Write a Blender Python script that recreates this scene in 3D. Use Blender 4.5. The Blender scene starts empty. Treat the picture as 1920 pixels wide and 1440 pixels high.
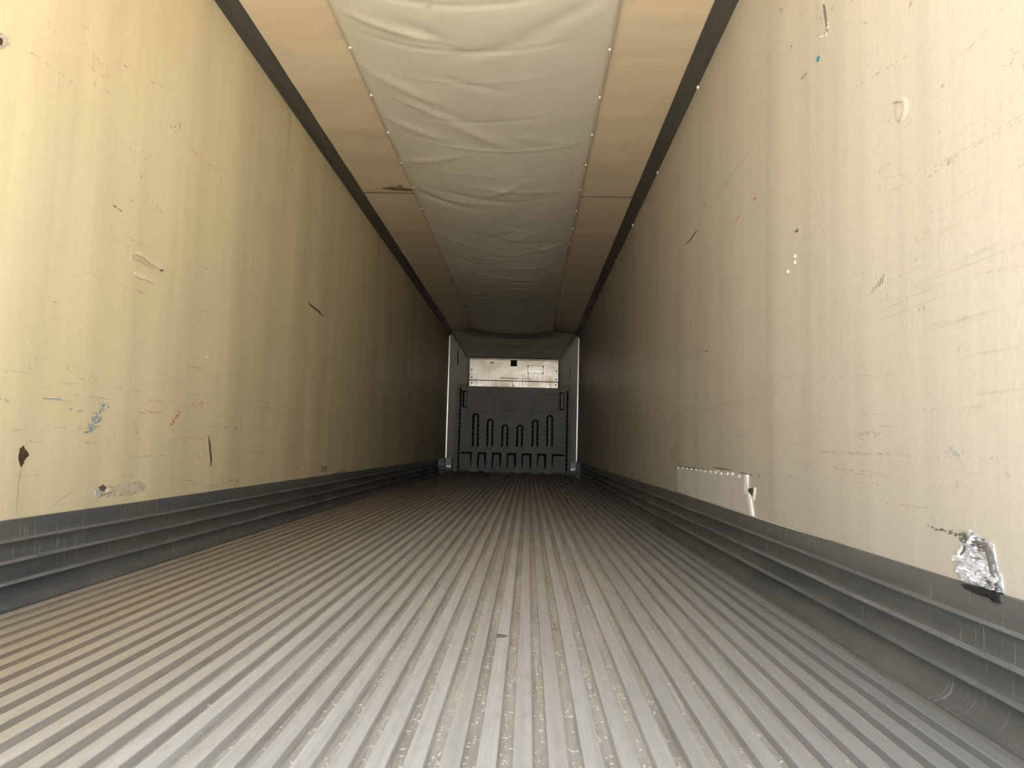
import bpy, bmesh, math, random
from mathutils import Vector, Matrix, noise
from mathutils.geometry import tessellate_polygon

# ------------------------------------------------------------------ camera, sky, sun, exposure
SC = bpy.context.scene
COL = SC.collection
FPX = 1442.0                                   # focal length in pixels of the 1920x1440 frame
CAM = Vector((0.316, 0.0, 0.513))              # metres: x from the trailer's middle, z above the floor
_d = Vector((30.0, -117.0, -FPX)).normalized()           # the trailer's length axis seen from the camera
_u = Vector((math.sin(math.radians(1.4)), math.cos(math.radians(1.4)), 0))
_u = (_u - _d * _u.dot(_d)).normalized()
_r = _d.cross(_u)
ROT = Matrix((_r, _d, _u))                     # camera axes -> world axes
camd = bpy.data.cameras.new('camera')
camd.sensor_width = 36.0
camd.lens = FPX / 1920 * 36.0
camd.clip_start = 0.02
camo = bpy.data.objects.new('camera', camd)
COL.objects.link(camo)
camo.matrix_world = Matrix.Translation(CAM) @ ROT.to_4x4()
SC.camera = camo

W = bpy.data.worlds.new('daylight_sky')
SC.world = W
W.use_nodes = True
_n = W.node_tree.nodes
_bg = _n['Background']
_bg.inputs['Color'].default_value = (0.86, 0.96, 1.08, 1)
_bg.inputs['Strength'].default_value = 1.0
sund = bpy.data.lights.new('sun', 'SUN')
sund.energy = 9.0
sund.angle = math.radians(0.6)
sund.color = (1.0, 0.93, 0.80)
suno = bpy.data.objects.new('sun', sund)
COL.objects.link(suno)
# shines from ahead of the trailer, high on its right, on to the yard behind the open doors
suno.rotation_euler = Vector((-0.46, -0.13, -0.86)).to_track_quat('-Z', 'Y').to_euler()
vs = SC.view_settings
vs.view_transform = 'Standard'
vs.look = 'None'
vs.gamma = 1.0
vs.use_curve_mapping = False
vs.exposure = 1.72
SC.cycles.max_bounces = 16
SC.cycles.diffuse_bounces = 12
SC.cycles.glossy_bounces = 8
SC.cycles.sample_clamp_indirect = 6.0
SC.cycles.use_denoising = True
SC.cycles.caustics_reflective = True

# ------------------------------------------------------------------ sizes of the place
HW = 1.25            # half width between the side walls
H = 2.66             # floor to ceiling
L = 14.7             # camera to the front wall
Y0 = 0.85            # the open rear doorway
KH = 0.249           # height of the aluminium scuff band
RP = 0.0587          # pitch of the floor ribs
rnd = random.Random(7)

# ------------------------------------------------------------------ materials
def pri(name, col, rough=0.6, metal=0.0, spec=0.5):
    m = bpy.data.materials.new(name)
    m.use_nodes = True
    b = m.node_tree.nodes['Principled BSDF']
    b.inputs['Base Color'].default_value = (*col, 1)
    b.inputs['Roughness'].default_value = rough
    b.inputs['Metallic'].default_value = metal
    b.inputs['Specular IOR Level'].default_value = spec
    return m

class NT:
    """small helper round a node tree"""
    def __init__(self, m):
        self.t = m.node_tree
        self.b = self.t.nodes['Principled BSDF']
        self.geo = self.t.nodes.new('ShaderNodeNewGeometry')
    def link(self, a, b):
        self.t.links.new(a, b)
    def vec(self, scale):
        n = self.t.nodes.new('ShaderNodeMapping')
        n.inputs['Scale'].default_value = scale
        self.link(self.geo.outputs['Position'], n.inputs['Vector'])
        return n.outputs[0]
    def noise(self, scale3, s=1.0, detail=4.0, rough=0.55, dist=0.0):
        n = self.t.nodes.new('ShaderNodeTexNoise')
        n.inputs['Scale'].default_value = s
        n.inputs['Detail'].default_value = detail
        n.inputs['Roughness'].default_value = rough
        n.inputs['Distortion'].default_value = dist
        self.link(self.vec(scale3), n.inputs['Vector'])
        return n.outputs['Fac']
    def ramp(self, fac, a, b, va=0.0, vb=1.0):
        n = self.t.nodes.new('ShaderNodeMapRange')
        n.clamp = True
        for k, v in zip(('From Min', 'From Max', 'To Min', 'To Max'), (a, b, va, vb)):
            n.inputs[k].default_value = v
        self.link(fac, n.inputs['Value'])
        return n.outputs[0]
    def math(self, op, a, b):
        n = self.t.nodes.new('ShaderNodeMath')
        n.operation = op
        for i, v in enumerate((a, b)):
            if isinstance(v, (int, float)):
                n.inputs[i].default_value = v
            else:
                self.link(v, n.inputs[i])
        return n.outputs[0]
    def mix(self, fac, a, b):
        n = self.t.nodes.new('ShaderNodeMix')
        n.data_type = 'RGBA'
        for i, v in ((0, fac), (6, a), (7, b)):
            if isinstance(v, tuple):
                n.inputs[i].default_value = (*v, 1)
            elif isinstance(v, (int, float)):
                n.inputs[i].default_value = v
            else:
                self.link(v, n.inputs[i])
        return n.outputs[2]
    def z(self):
        n = self.t.nodes.new('ShaderNodeSeparateXYZ')
        self.link(self.geo.outputs['Position'], n.inputs[0])
        return n.outputs
    def rnd(self):
        return self.t.nodes.new('ShaderNodeObjectInfo').outputs['Random']
    def bump(self, h, strength, dist):
        n = self.t.nodes.new('ShaderNodeBump')
        n.inputs['Strength'].default_value = strength
        n.inputs['Distance'].default_value = dist
        self.link(h, n.inputs['Height'])
        prev = self.b.inputs['Normal'].links
        if prev:
            self.link(prev[0].from_socket, n.inputs['Normal'])
        self.link(n.outputs[0], self.b.inputs['Normal'])
    def color(self, c):
        self.link(c, self.b.inputs['Base Color'])
    def rough(self, r):
        self.link(r, self.b.inputs['Roughness'])

def wall_mat(name, c0, c1, scr, grain, rough0, rough1):
    m = pri(name, c0, 0.5)
    t = NT(m)
    blot = t.noise((1, .7, .7), 1.3, 5, .6)
    wave = t.noise((1, 2.4, .12), 1.0, 2, .5)              # broad upright waves
    streak = t.noise((1, 4.5, .22), 1.0, 4, .6)            # hanging vertical streaks
    col = t.mix(t.ramp(blot, .35, .7), c0, c1)
    col = t.mix(t.ramp(streak, .48, .76, 0, .40), col, scr)
    col = t.mix(t.ramp(wave, .48, .66, 0, .30), col, scr)
    fine = t.noise((1, 60, 60), 1.0, 3, .7)                # weave of the lining
    col = t.mix(t.ramp(fine, .5, .85, 0, .28), col, scr)
    low = t.ramp(t.z()[2], .35, 1.7, 1.0, .25)             # more cargo scuffs low down
    scuff = t.noise((1, 1.6, 55), 1.0, 5, .65, .3)
    gate = t.noise((1, .9, 2.2), 1.7, 3, .5)
    sc = t.math('MULTIPLY', t.ramp(scuff, .60, .72), t.ramp(gate, .5, .66))
    sc = t.math('MULTIPLY', sc, low)
    col = t.mix(t.math('MULTIPLY', sc, .55), col, tuple(v * .45 for v in scr))
    spk = t.noise((1, 26, 34), 1.0, 2, .5)
    spk = t.math('MULTIPLY', t.ramp(spk, .70, .76), t.ramp(gate, .42, .6))
    col = t.mix(t.math('MULTIPLY', spk, .45), col, tuple(v * .35 for v in scr))
    t.color(col)
    t.rough(t.ramp(blot, .3, .7, rough0, rough1))
    t.bump(wave, .6, .03)
    t.bump(streak, .4, .010)
    t.bump(fine, grain, .002)
    return m

M = {}
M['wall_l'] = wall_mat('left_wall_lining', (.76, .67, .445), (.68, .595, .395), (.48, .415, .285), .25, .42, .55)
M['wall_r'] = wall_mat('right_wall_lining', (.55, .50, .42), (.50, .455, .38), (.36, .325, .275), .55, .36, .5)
M['wall_f'] = wall_mat('front_wall_lining', (.70, .655, .575), (.65, .61, .535), (.48, .45, .39), .2, .5, .6)

def ceil_mat():
    m = pri('ceiling_lining', (.64, .52, .36), .45)
    t = NT(m)
    a = t.noise((.8, 3.2, 1), 1.0, 4, .55, .4)
    b = t.noise((3, 3, 1), 1.0, 5, .6)
    c = t.mix(t.ramp(a, .35, .7), (.86, .73, .545), (.75, .63, .465))
    c = t.mix(t.ramp(b, .58, .8, 0, .4), c, (.42, .33, .23))
    t.color(c)
    t.bump(a, .5, .012)
    return m
M['ceil'] = ceil_mat()

def cloth_mat():
    m = pri('chute_cloth', (.62, .585, .47), .75, 0, .25)
    t = NT(m)
    a = t.noise((1.4, 1.1, 1), 1.6, 5, .6)
    w = t.noise((420, 420, 420), 1.0, 1, .5)
    c = t.mix(t.ramp(a, .4, .72), (.77, .745, .655), (.70, .675, .585))
    sp = t.noise((9, 9, 9), 1.0, 2, .5)
    c = t.mix(t.ramp(sp, .68, .76, 0, .35), c, (.36, .32, .25))
    t.color(c)
    t.bump(w, .08, .001)
    return m
M['cloth'] = cloth_mat()
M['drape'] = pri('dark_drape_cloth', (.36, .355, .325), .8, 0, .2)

def metal_mat(name, c0, c1, dirt, rough, metal, sx=60, dirtamt=.6, lane=None):
    """worn extruded aluminium: streaks run along the trailer"""
    m = pri(name, c0, rough, metal)
    t = NT(m)
    s = t.noise((sx, .5, sx), 1.0, 5, .6)
    p = t.noise((7, 1.6, 7), 1.0, 5, .65)
    f = t.noise((110, 9, 110), 1.0, 3, .6)
    q = t.noise((45, 11, 45), 1.0, 5, .7)
    c = t.mix(t.ramp(s, .35, .68), c0, c1)
    c = t.mix(t.ramp(q, .52, .70, 0, .55), c, dirt)
    c = t.mix(t.ramp(p, .42, .72, 0, dirtamt), c, dirt)
    c = t.mix(t.ramp(f, .64, .74, 0, .35), c, tuple(min(1, v * 1.35) for v in c0))
    c = t.mix(t.math('MULTIPLY', t.rnd(), .35), c, dirt)
    if lane:                                               # side grime with warm and cool reflections painted in, polished where loads are dragged
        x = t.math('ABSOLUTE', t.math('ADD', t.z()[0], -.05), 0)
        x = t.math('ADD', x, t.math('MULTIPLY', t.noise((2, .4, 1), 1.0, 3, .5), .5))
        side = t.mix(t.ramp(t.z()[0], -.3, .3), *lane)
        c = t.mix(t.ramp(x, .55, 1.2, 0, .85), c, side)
    t.color(c)
    t.rough(t.ramp(p, .3, .7, rough - .08, rough + .14))
    t.bump(f, .12, .002)
    return m
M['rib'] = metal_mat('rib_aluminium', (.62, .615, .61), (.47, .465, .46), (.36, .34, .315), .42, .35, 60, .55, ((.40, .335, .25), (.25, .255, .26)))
M['kick'] = metal_mat('scuff_band_aluminium', (.165, .18, .19), (.10, .11, .12), (.20, .185, .16), .42, .5, 45, .55)
t_ = NT(M['kick'])
c_ = M['kick'].node_tree.nodes['Principled BSDF'].inputs['Base Color'].links[0].from_socket
k_ = t_.math('MULTIPLY', t_.ramp(t_.noise((5, 95, 5), 1.0, 3, .6, .4), .59, .67), t_.ramp(t_.noise((1, 2.5, 6), 1.0, 3, .5), .45, .60))
c_ = t_.mix(t_.math('MULTIPLY', k_, .7), c_, (.42, .43, .43))
k_ = t_.ramp(t_.noise((1, 1.1, 7), 1.0, 3, .5), .56, .68)
t_.color(t_.mix(t_.math('MULTIPLY', k_, .6), c_, (.075, .10, .115)))
M['rail'] = metal_mat('edge_rail_aluminium', (.50, .50, .49), (.36, .36, .35), (.30, .28, .25), .42, .55, 80, .5)

def valley_mat():
    m = pri('dusty_groove', (.28, .245, .205), .8)
    t = NT(m)
    a = t.noise((14, 2.2, 1), 1.0, 5, .65)
    c = t.mix(t.ramp(a, .35, .7), (.42, .385, .34), (.28, .25, .215))
    f = t.noise((75, 38, 1), 1.0, 3, .55, .6)
    g = t.noise((3, 1.2, 1), 1.0, 3, .5)
    k = t.math('MULTIPLY', t.ramp(f, .60, .66), t.ramp(g, .42, .62))
    c = t.mix(t.math('MULTIPLY', k, .7), c, (.62, .59, .54))
    ln = t.noise((170, 5, 1), 1.0, 3, .6, .3)
    c = t.mix(t.ramp(ln, .60, .68, 0, .6), c, (.60, .56, .50))
    c = t.mix(t.ramp(ln, .40, .32, 0, .55), c, (.17, .145, .115))
    t.color(c)
    t.bump(f, .3, .003)
    return m
M['valley'] = valley_mat()

def plastic_mat():
    m = pri('grey_moulded_plastic', (.105, .103, .095), .5)
    t = NT(m)
    a = t.noise((2.2, 2.2, 2.2), 1.0, 4, .6)
    t.color(t.mix(t.ramp(a, .35, .7), (.38, .37, .335), (.32, .315, .295)))
    t.bump(t.noise((160, 160, 160), 1.0, 2, .5), .12, .002)
    return m
M['plastic'] = plastic_mat()

def steel_mat():
    m = pri('stainless_panel', (.80, .765, .70), .28, .95)
    t = NT(m)
    s = t.noise((30, 1, 1.4), 1.0, 5, .6)
    p = t.noise((3, 3, 3), 1.0, 4, .6)
    c = t.mix(t.ramp(p, .35, .7), (.68, .65, .60), (.60, .51, .40))
    low = t.ramp(t.z()[2], 1.68, 1.90, 1, .15)              # run-down streaks near the bottom edge
    c = t.mix(t.math('MULTIPLY', t.ramp(s, .52, .68, 0, .75), low), c, (.30, .235, .17))
    t.color(c)
    t.rough(t.ramp(p, .3, .7, .24, .40))
    return m
M['steel'] = steel_mat()
M['ridge'] = metal_mat('rubbed_lit_ridge_aluminium', (.40, .405, .405), (.21, .22, .225), (.13, .14, .145), .4, .5, 30, .95)
M['trim'] = metal_mat('ceiling_trim_metal', (.14, .14, .13), (.09, .092, .09), (.10, .095, .08), .45, .3, 40, .4)
M['alu'] = pri('bright_aluminium', (.80, .80, .78), .30, .9)
M['rivet'] = pri('pale_rivet_metal', (.88, .88, .86), .35, .25)
M['black'] = pri('black_rubber', (.012, .012, .013), .7)
M['dark'] = pri('dark_hollow', (.03, .027, .024), .9)
M['rust'] = pri('brown_bare_wood', (.13, .062, .028), .85)
M['stain'] = pri('brown_run_stain', (.42, .31, .19), .8)
M['char'] = pri('charcoal_scuff', (.13, .115, .095), .8)
M['soft'] = pri('faded_grey_scuff', (.43, .37, .285), .8)
M['soft2'] = pri('brown_torn_edge', (.22, .175, .12), .85)
M['blue'] = pri('blue_crayon', (.19, .28, .36), .8)
M['bluef'] = pri('faded_blue_scuff', (.33, .36, .36), .8)
M['teal'] = pri('teal_paint', (.04, .26, .29), .6)
M['red'] = pri('red_crayon', (.52, .16, .10), .8)
M['redf'] = pri('faded_red_scrape', (.62, .43, .29), .8)
M['redm'] = pri('worn_red_crayon', (.57, .32, .21), .8)
M['lettering'] = pri('shaded_raised_plastic', (.24, .235, .215), .6)  # moulded plastic darkened so letters look recessed; the shade is painted
M['white'] = pri('white_foam', (.86, .85, .82), .7)
M['putty'] = pri('pale_putty', (.74, .64, .47), .55)
M['glue'] = pri('translucent_sealant', (.58, .51, .40), .35)
M['peel'] = pri('peeled_grey_backing', (.46, .42, .37), .8)
M['foil'] = pri('crumpled_silver_tape', (.78, .79, .82), .38, .35)
def mottle(m, a, b, sc):
    t = NT(m)
    t.color(t.mix(t.ramp(t.noise((1, sc, sc), 1.0, 5, .65, .5), .40, .62), a, b))
mottle(M['peel'], (.56, .51, .43), (.33, .29, .24), 60)
M['torn'] = pri('torn_tan_backing', (.55, .48, .37), .8)
mottle(M['torn'], (.64, .56, .42), (.44, .38, .31), 34)
mottle(M['rust'], (.095, .055, .03), (.035, .021, .013), 70)
mottle(M['foil'], (.80, .81, .84), (.46, .47, .50), 45)
mottle(M['stain'], (.46, .35, .21), (.58, .48, .31), 40)
M['patch'] = pri('grey_patch_sheet', (.56, .515, .435), .45)
t_ = NT(M['patch'])
t_.color(t_.mix(t_.ramp(t_.noise((1, 3, 3), 1.5, 5, .6), .35, .7), (.66, .635, .58), (.57, .545, .49)))
M['flake'] = pri('pale_paper_flake', (.66, .62, .55), .8)
def ground_mat():
    m = pri('gravel_yard', (.40, .36, .30), .9)
    t = NT(m)
    t.color(t.mix(t.noise((.8, .8, .8), 1.0, 6, .6), (.60, .55, .475), (.72, .66, .575)))
    return m
M['ground'] = ground_mat()

# ------------------------------------------------------------------ mesh helpers
class MB:
    def __init__(self):
        self.v = []
        self.f = []
    def add(self, vs_, fs):
        k = len(self.v)
        self.v += [tuple(p) for p in vs_]
        self.f += [tuple(i + k for i in f) for f in fs]
    def box(self, a, b):
        x0, y0, z0 = a
        x1, y1, z1 = b
        self.add([(x0, y0, z0), (x1, y0, z0), (x1, y1, z0), (x0, y1, z0), (x0, y0, z1), (x1, y0, z1), (x1, y1, z1), (x0, y1, z1)],
                 [(0, 3, 2, 1), (4, 5, 6, 7), (0, 1, 5, 4), (1, 2, 6, 5), (2, 3, 7, 6), (3, 0, 4, 7)])
    def plate(self, outer, holes, y0, y1, bev=0.0):
        """flat plate in the XZ plane with cut-outs, front face at y0 (towards the camera), back at y1"""
        loops = [outer] + list(holes)
        flat = [p for lp in loops for p in lp]
        tris = tessellate_polygon([[Vector((p[0], p[1], 0)) for p in lp] for lp in loops])
        n = len(flat)
        vs_ = [(p[0], y0, p[1]) for p in flat] + [(p[0], y1, p[1]) for p in flat]
        fs = [tuple(t) for t in tris] + [tuple(i + n for i in reversed(t)) for t in tris]
        k = 0
        for lp in loops:
            m = len(lp)
            for i in range(m):
                j = (i + 1) % m
                fs.append((k + i, k + j, k + j + n, k + i + n))
            k += m
        self.add(vs_, fs)
    def slab(self, pts, nrm, t):
        """thin raised piece: a polygon pushed out of a surface by t, with sides"""
        n = len(pts)
        top = [Vector(p) + nrm * t for p in pts]
        c = sum(top, Vector()) / n
        self.add(list(pts) + top + [c], [(i, (i + 1) % n, (i + 1) % n + n, i + n) for i in range(n)] +
                 [(i + n, (i + 1) % n + n, 2 * n) for i in range(n)])
    def disc(self, c, nrm, r, t, seg=10, dome=0.0):
        nrm = Vector(nrm).normalized()
        a = nrm.orthogonal().normalized()
        b = nrm.cross(a)
        c = Vector(c)
        ring = [c + (a * math.cos(k * 2 * math.pi / seg) + b * math.sin(k * 2 * math.pi / seg)) * r for k in range(seg)]
        top = [c + (p - c) * .8 + nrm * t for p in ring]
        self.add(ring + top + [c + nrm * (t + dome)], [(i, (i + 1) % seg, (i + 1) % seg + seg, i + seg) for i in range(seg)] +
                 [(i + seg, (i + 1) % seg + seg, 2 * seg) for i in range(seg)])
    def extrude(self, prof, ys, wob=None, closed=False):
        """profile of (x, z) points swept along the trailer"""
        n = len(prof)
        vs_ = []
        for y in ys:
            for i, (x, z) in enumerate(prof):
                dx, dz = wob(y, i) if wob else (0, 0)
                vs_.append((x + dx, y, z + dz))
        fs = []
        for k in range(len(ys) - 1):
            for i in range(n if closed else n - 1):
                j = (i + 1) % n
                fs.append((k * n + i, k * n + j, (k + 1) * n + j, (k + 1) * n + i))
        if closed:
            fs.append(tuple(range(n - 1, -1, -1)))
            fs.append(tuple((len(ys) - 1) * n + i for i in range(n)))
        self.add(vs_, fs)
    def mesh(self, name, mat, smooth=False):
        me = bpy.data.meshes.new(name)
        me.from_pydata(self.v, [], self.f)
        bm = bmesh.new()
        bm.from_mesh(me)
        bmesh.ops.recalc_face_normals(bm, faces=bm.faces)
        bm.to_mesh(me)
        bm.free()
        if smooth:
            me.polygons.foreach_set('use_smooth', [True] * len(me.polygons))
        me.materials.append(mat)
        return me
    def build(self, name, mat, parent=None, smooth=False, label=None):
        return obj(name, self.mesh(name, mat, smooth), parent, label)

def obj(name, me, parent=None, label=None):
    o = bpy.data.objects.new(name, me)
    COL.objects.link(o)
    o.parent = parent
    if label:
        o['label'] = label
    return o
def struct(o, label=None):
    o['kind'] = 'structure'
    if label:
        o['label'] = label
    return o
def thing(name, loc, label, cat, group=None):
    o = bpy.data.objects.new(name, None)
    COL.objects.link(o)
    o.location = loc
    o.empty_display_size = .1
    o['label'] = label
    o['category'] = cat
    if group:
        o['group'] = group
    bpy.context.view_layer.update()
    return o
def adopt(parent, *kids):
    """keep world placement while parenting to an Empty that is off the origin"""
    for k in kids:
        k.parent = parent
        k.matrix_parent_inverse = Matrix.Translation(-Vector(parent.location))
def nest(part, sub):
    """a sub-part of a part whose mesh is laid out in world coordinates"""
    sub.parent = part
    sub.matrix_parent_inverse = Matrix.Identity(4)
def lin(a, b, n):
    return [a + (b - a) * i / (n - 1) for i in range(n)]

# survey of the photograph: where a sight line meets a surface of the trailer
def ray(px, py):
    return ROT @ Vector((px - 960, 720 - py, -FPX)).normalized()
def on_left(px, py):
    d = ray(px, py)
    return CAM + d * ((-HW - CAM.x) / d.x)
def on_right(px, py):
    d = ray(px, py)
    return CAM + d * ((HW - CAM.x) / d.x)
def on_floor(px, py, z=0.0):
    d = ray(px, py)
    return CAM + d * ((z - CAM.z) / d.z)
def on_front(px, py, y):
    d = ray(px, py)
    p = CAM + d * (y / d.y)
    return (p.x, p.z)
NL, NR = Vector((1, 0, 0)), Vector((-1, 0, 0))

# ------------------------------------------------------------------ the setting
g = MB()
g.box((-70, -110, -1.45), (70, 60, -1.35))
struct(g.build('ground', M['ground']), 'pale gravel yard outside the open rear doors')

T = .09
def side_wall(name, s, mat):
    b = MB()
    x0, x1 = (-HW - T, -HW) if s < 0 else (HW, HW + T)
    b.box((x0, Y0, -.2), (x1, L + .3, H + .25))
    return b.build(name, mat)
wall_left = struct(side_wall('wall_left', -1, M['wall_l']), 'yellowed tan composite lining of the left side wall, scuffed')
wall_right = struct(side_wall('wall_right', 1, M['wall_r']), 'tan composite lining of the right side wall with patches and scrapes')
b = MB()
b.box((-HW - T, L, -.2), (HW + T, L + .2, H + .25))
wall_front = struct(b.build('wall_front', M['wall_f']), 'dull taupe front wall at the far end')

b = MB()
b.box((-HW - T, Y0, H + .012), (HW + T, L + .2, H + .25))
ceiling = struct(b.build('ceiling', M['ceil']), 'tan lined ceiling with crosswise seams')
def ceil_panel(s, y0, y1, seed):
    m = MB()
    xs = lin(.55, HW, 8)
    ys = lin(y0 + .006, y1 - .006, max(4, int((y1 - y0) / .06)))
    vs_ = []
    for y in ys:
        for x in xs:
            e = min(1, (y - y0) / .1, (y1 - y) / .1)
            w = noise.noise((x * .7 * s + seed, y * 2.3, seed)) * .006 + noise.noise((x * 1.2 * s, y * 6.0, seed + 9)) * .0016
            vs_.append((s * x, y, H - .003 + w * e))
    n = len(xs)
    fs = [(k * n + i, k * n + i + 1, (k + 1) * n + i + 1, (k + 1) * n + i) for k in range(len(ys) - 1) for i in range(n - 1)]
    k = len(vs_)
    vs_ += [(s * .55, y0 + .002, H + .012), (s * HW, y0 + .002, H + .012), (s * HW, y1 - .002, H + .012), (s * .55, y1 - .002, H + .012)]
    r = len(ys) - 1
    fs += [(0, n - 1, k + 1, k), (r * n, r * n + n - 1, k + 2, k + 3)]
    m.add(vs_, fs)
    return m.build('ceiling_panel', M['ceil'], ceiling, True)
for s in (-1, 1):
    for i, (a, c) in enumerate(((Y0, 6.44), (6.44, L))):
        ceil_panel(s, a, c, 3.1 * i + 17 * s)

# floor: a dusty base, lengthwise ribs, an edge rail each side
b = MB()
b.box((-HW - T, Y0, -.25), (HW + T, L + .2, -.018))
floor = struct(b.build('floor', M['valley']), 'ribbed aluminium duct floor with dusty grooves')
rp = [(-.0155, -.0185), (-.0145, -.004), (-.0165, -.0028), (-.0160, -.0008), (-.0140, 0), (.0140, 0), (.0160, -.0008), (.0165, -.0028), (.0145, -.004), (.0155, -.0185)]
rib_me = []
for k in range(3):
    m = MB()
    m.extrude(rp, lin(Y0, L - .02, 90), lambda y, i, k=k: (noise.noise((y * .8, k * 7.7, 2)) * .0011, noise.noise((y * .9, k * 5.1, 8)) * .0009))
    rib_me.append(m.mesh('floor_rib', M['rib']))
k0 = int((-1.155 - .320) / RP)
ribs = []
for k in range(k0, 60):
    x = .320 + RP * k
    if x > 1.160:
        break
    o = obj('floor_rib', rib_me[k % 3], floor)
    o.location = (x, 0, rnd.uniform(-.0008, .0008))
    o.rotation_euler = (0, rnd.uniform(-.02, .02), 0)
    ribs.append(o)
for s in (-1, 1):
    m = MB()
    m.extrude([(s * x, z) for x, z in ((1.184, -.02), (1.186, -.003), (1.190, 0), (1.215, .001), (1.24, .001), (1.248, .001), (1.248, -.02))], lin(Y0, L - .02, 80),
              lambda y, i: (0, noise.noise((y * 1.1, 3.3, s)) * .0012))
    m.build('edge_rail', M['rail'], floor)

# scuff band along each side wall
kp = [(.000, .250), (.006, .250), (.009, .247), (.009, .196), (.012, .192), (.018, .190), (.021, .185), (.018, .180), (.0125, .176), (.0125, .134),
      (.016, .130), (.023, .128), (.026, .122), (.023, .117), (.017, .113), (.017, .072), (.021, .068), (.029, .066), (.032, .060), (.029, .055),
      (.023, .050), (.024, .034), (.031, .018), (.045, .007), (.066, .0015), (.067, -.004)]
for s, nm, lb in ((-1, 'baseboard_left', 'dark scuffed aluminium kick band with three ridges under the left wall'),
                  (1, 'baseboard_right', 'dark scratched aluminium kick band with three ridges under the right wall')):
    m = MB()
    def wob(y, i, s=s):
        z = kp[i][1]
        a = noise.noise((y * 1.3, z * 5, 4 + s)) * .0034 + noise.noise((y * 4.5, z * 12, 9 + s)) * .0016
        f = 0 if i == 0 else min(1, max(0, z) / .05)
        return (-s * abs(a) * f * 1.2 if i > 1 else 0, noise.noise((y * 1.0, 2 + s, 6)) * .0028 * f)
    m.extrude([(s * (HW - d), z) for d, z in kp], lin(Y0, L - .015, 260), wob)
    o = struct(m.build(nm, M['kick'], None, True), lb)
    for i0, i1 in ((4, 7), (10, 13), (16, 19)):          # rubbed ridges, with their bright highlight line painted into the colour
        m = MB()
        m.extrude([(s * (HW - kp[i][0] - .0012), kp[i][1] + .0004) for i in range(i0, i1)], lin(Y0, L - .015, 260), lambda y, i, i0=i0: wob(y, i + i0))
        m.build('worn_lit_ridge', M['ridge'], o, True)
    if s < 0:
        kick_l = o
    else:
        kick_r = o

# cove trims between side walls and ceiling
for s, nm, lb in ((-1, 'trim_1', 'dark metal angle trim along the left ceiling edge'), (1, 'trim_2', 'dark metal angle trim with bright rivets along the right ceiling edge')):
    m = MB()
    pr = [(HW, 2.618), (HW - .005, 2.616), (HW - .010, 2.620), (HW - .014, 2.634), (HW - .045, 2.642), (HW - .092, 2.649), (HW - .096, 2.653), (HW - .094, 2.664), (HW, 2.664)]
    m.extrude([(s * x, z) for x, z in pr], lin(Y0, L, 60), lambda y, i: (0, noise.noise((y * .9, 1.5, i * .1)) * .0012))
    o = struct(m.build(nm, M['trim'], None), lb)
    if s > 0:
        rv = MB()
        rv.disc((0, 0, 0), (-1, -.3, -.25), .012, .008, 10, .004)
        me = rv.mesh('rivet', M['rivet'], True)
        for k in range(9):
            q = obj('rivet', me, o)
            q.location = (HW - .001, 2.93 + 1.385 * k, 2.606)
# upright corner trims of the front wall
for s, nm, lb in ((-1, 'trim_3', 'thin bright upright strip in the left front corner'), (1, 'trim_4', 'thin bright upright strip in the right front corner')):
    m = MB()
    prof = [(HW, L - .0400), (HW - .012, L - .0392), (HW - .024, L - .0372), (HW - .030, L - .0355), (HW - .033, L - .02), (HW - .033, L)]
    vs_ = []
    zs = lin(.02, 2.60, 12)
    for z in zs:
        vs_ += [(s * x, y, z) for x, y in prof]
    n = len(prof)
    m.add(vs_, [(k * n + i, k * n + i + 1, (k + 1) * n + i + 1, (k + 1) * n + i) for k in range(len(zs) - 1) for i in range(n - 1)])
    struct(m.build(nm, M['alu'], None, True), lb)

# ------------------------------------------------------------------ air chute under the ceiling
rc = random.Random(21)
folds = []
for k in range(26):                                   # crosswise creases hanging between the fixings
    y = 2.2 + .50 * k + rc.uniform(-.12, .12)
    folds.append((rc.uniform(-.1, .1), y, rc.uniform(-.10, .10), rc.uniform(.45, .75), rc.uniform(.010, .022), rc.uniform(.003, .007) * rc.choice((1, 1, -1))))
for k in range(60):                                   # slanting pulls
    folds.append((rc.uniform(-.55, .5), rc.uniform(2.5, 13), rc.choice((-1, 1, 1, 1)) * rc.uniform(.25, .9), rc.uniform(.14, .38), rc.uniform(.025, .06), rc.uniform(.005, .013) * rc.choice((1, -1))))
def fold_z(x, y):
    z = 0
    for fx, fy, ang, ln, w, a in folds:
        dy = y - fy
        if abs(dy) > .9:
            continue
        dx = x - fx
        ca, sa = math.cos(ang), math.sin(ang)
        u = dx * ca + dy * sa
        v = -dx * sa + (dy - (.10 * (1 - (x / .7) ** 2) if ln > .4 else 0)) * ca
        z += a * math.exp(-(v / w) ** 2) * math.exp(-(u / ln) ** 4)
    return z
chute = thing('air_chute', (0, 7.0, H), 'sagging pale canvas air chute riveted along the middle of the ceiling', 'air duct')
NU = 44
def sag_row(y, hw, ez, sag, fold=1.0):
    row = []
    for i in range(NU + 1):
        u = -1 + 2 * i / NU
        e = 1 - u * u
        row.append((u * hw, y, ez - sag * e ** .85 + (fold_z(u * hw, y) * min(1, e * 2.5) * fold if fold else 0)))
    return row
def ss(a, b, x):
    t = min(1, max(0, (x - a) / (b - a)))
    return t * t * (3 - 2 * t)
rows = []
for y in lin(1.0, 13.40, 560):
    s = .115 + .025 * math.sin(y * .9) + .015 * math.sin(y * 2.1 + 1)
    s *= ss(.9, 1.8, y)
    rows.append(sag_row(y, .712, H - .012 - .075 * ss(12.2, 13.4, y), s))
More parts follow.
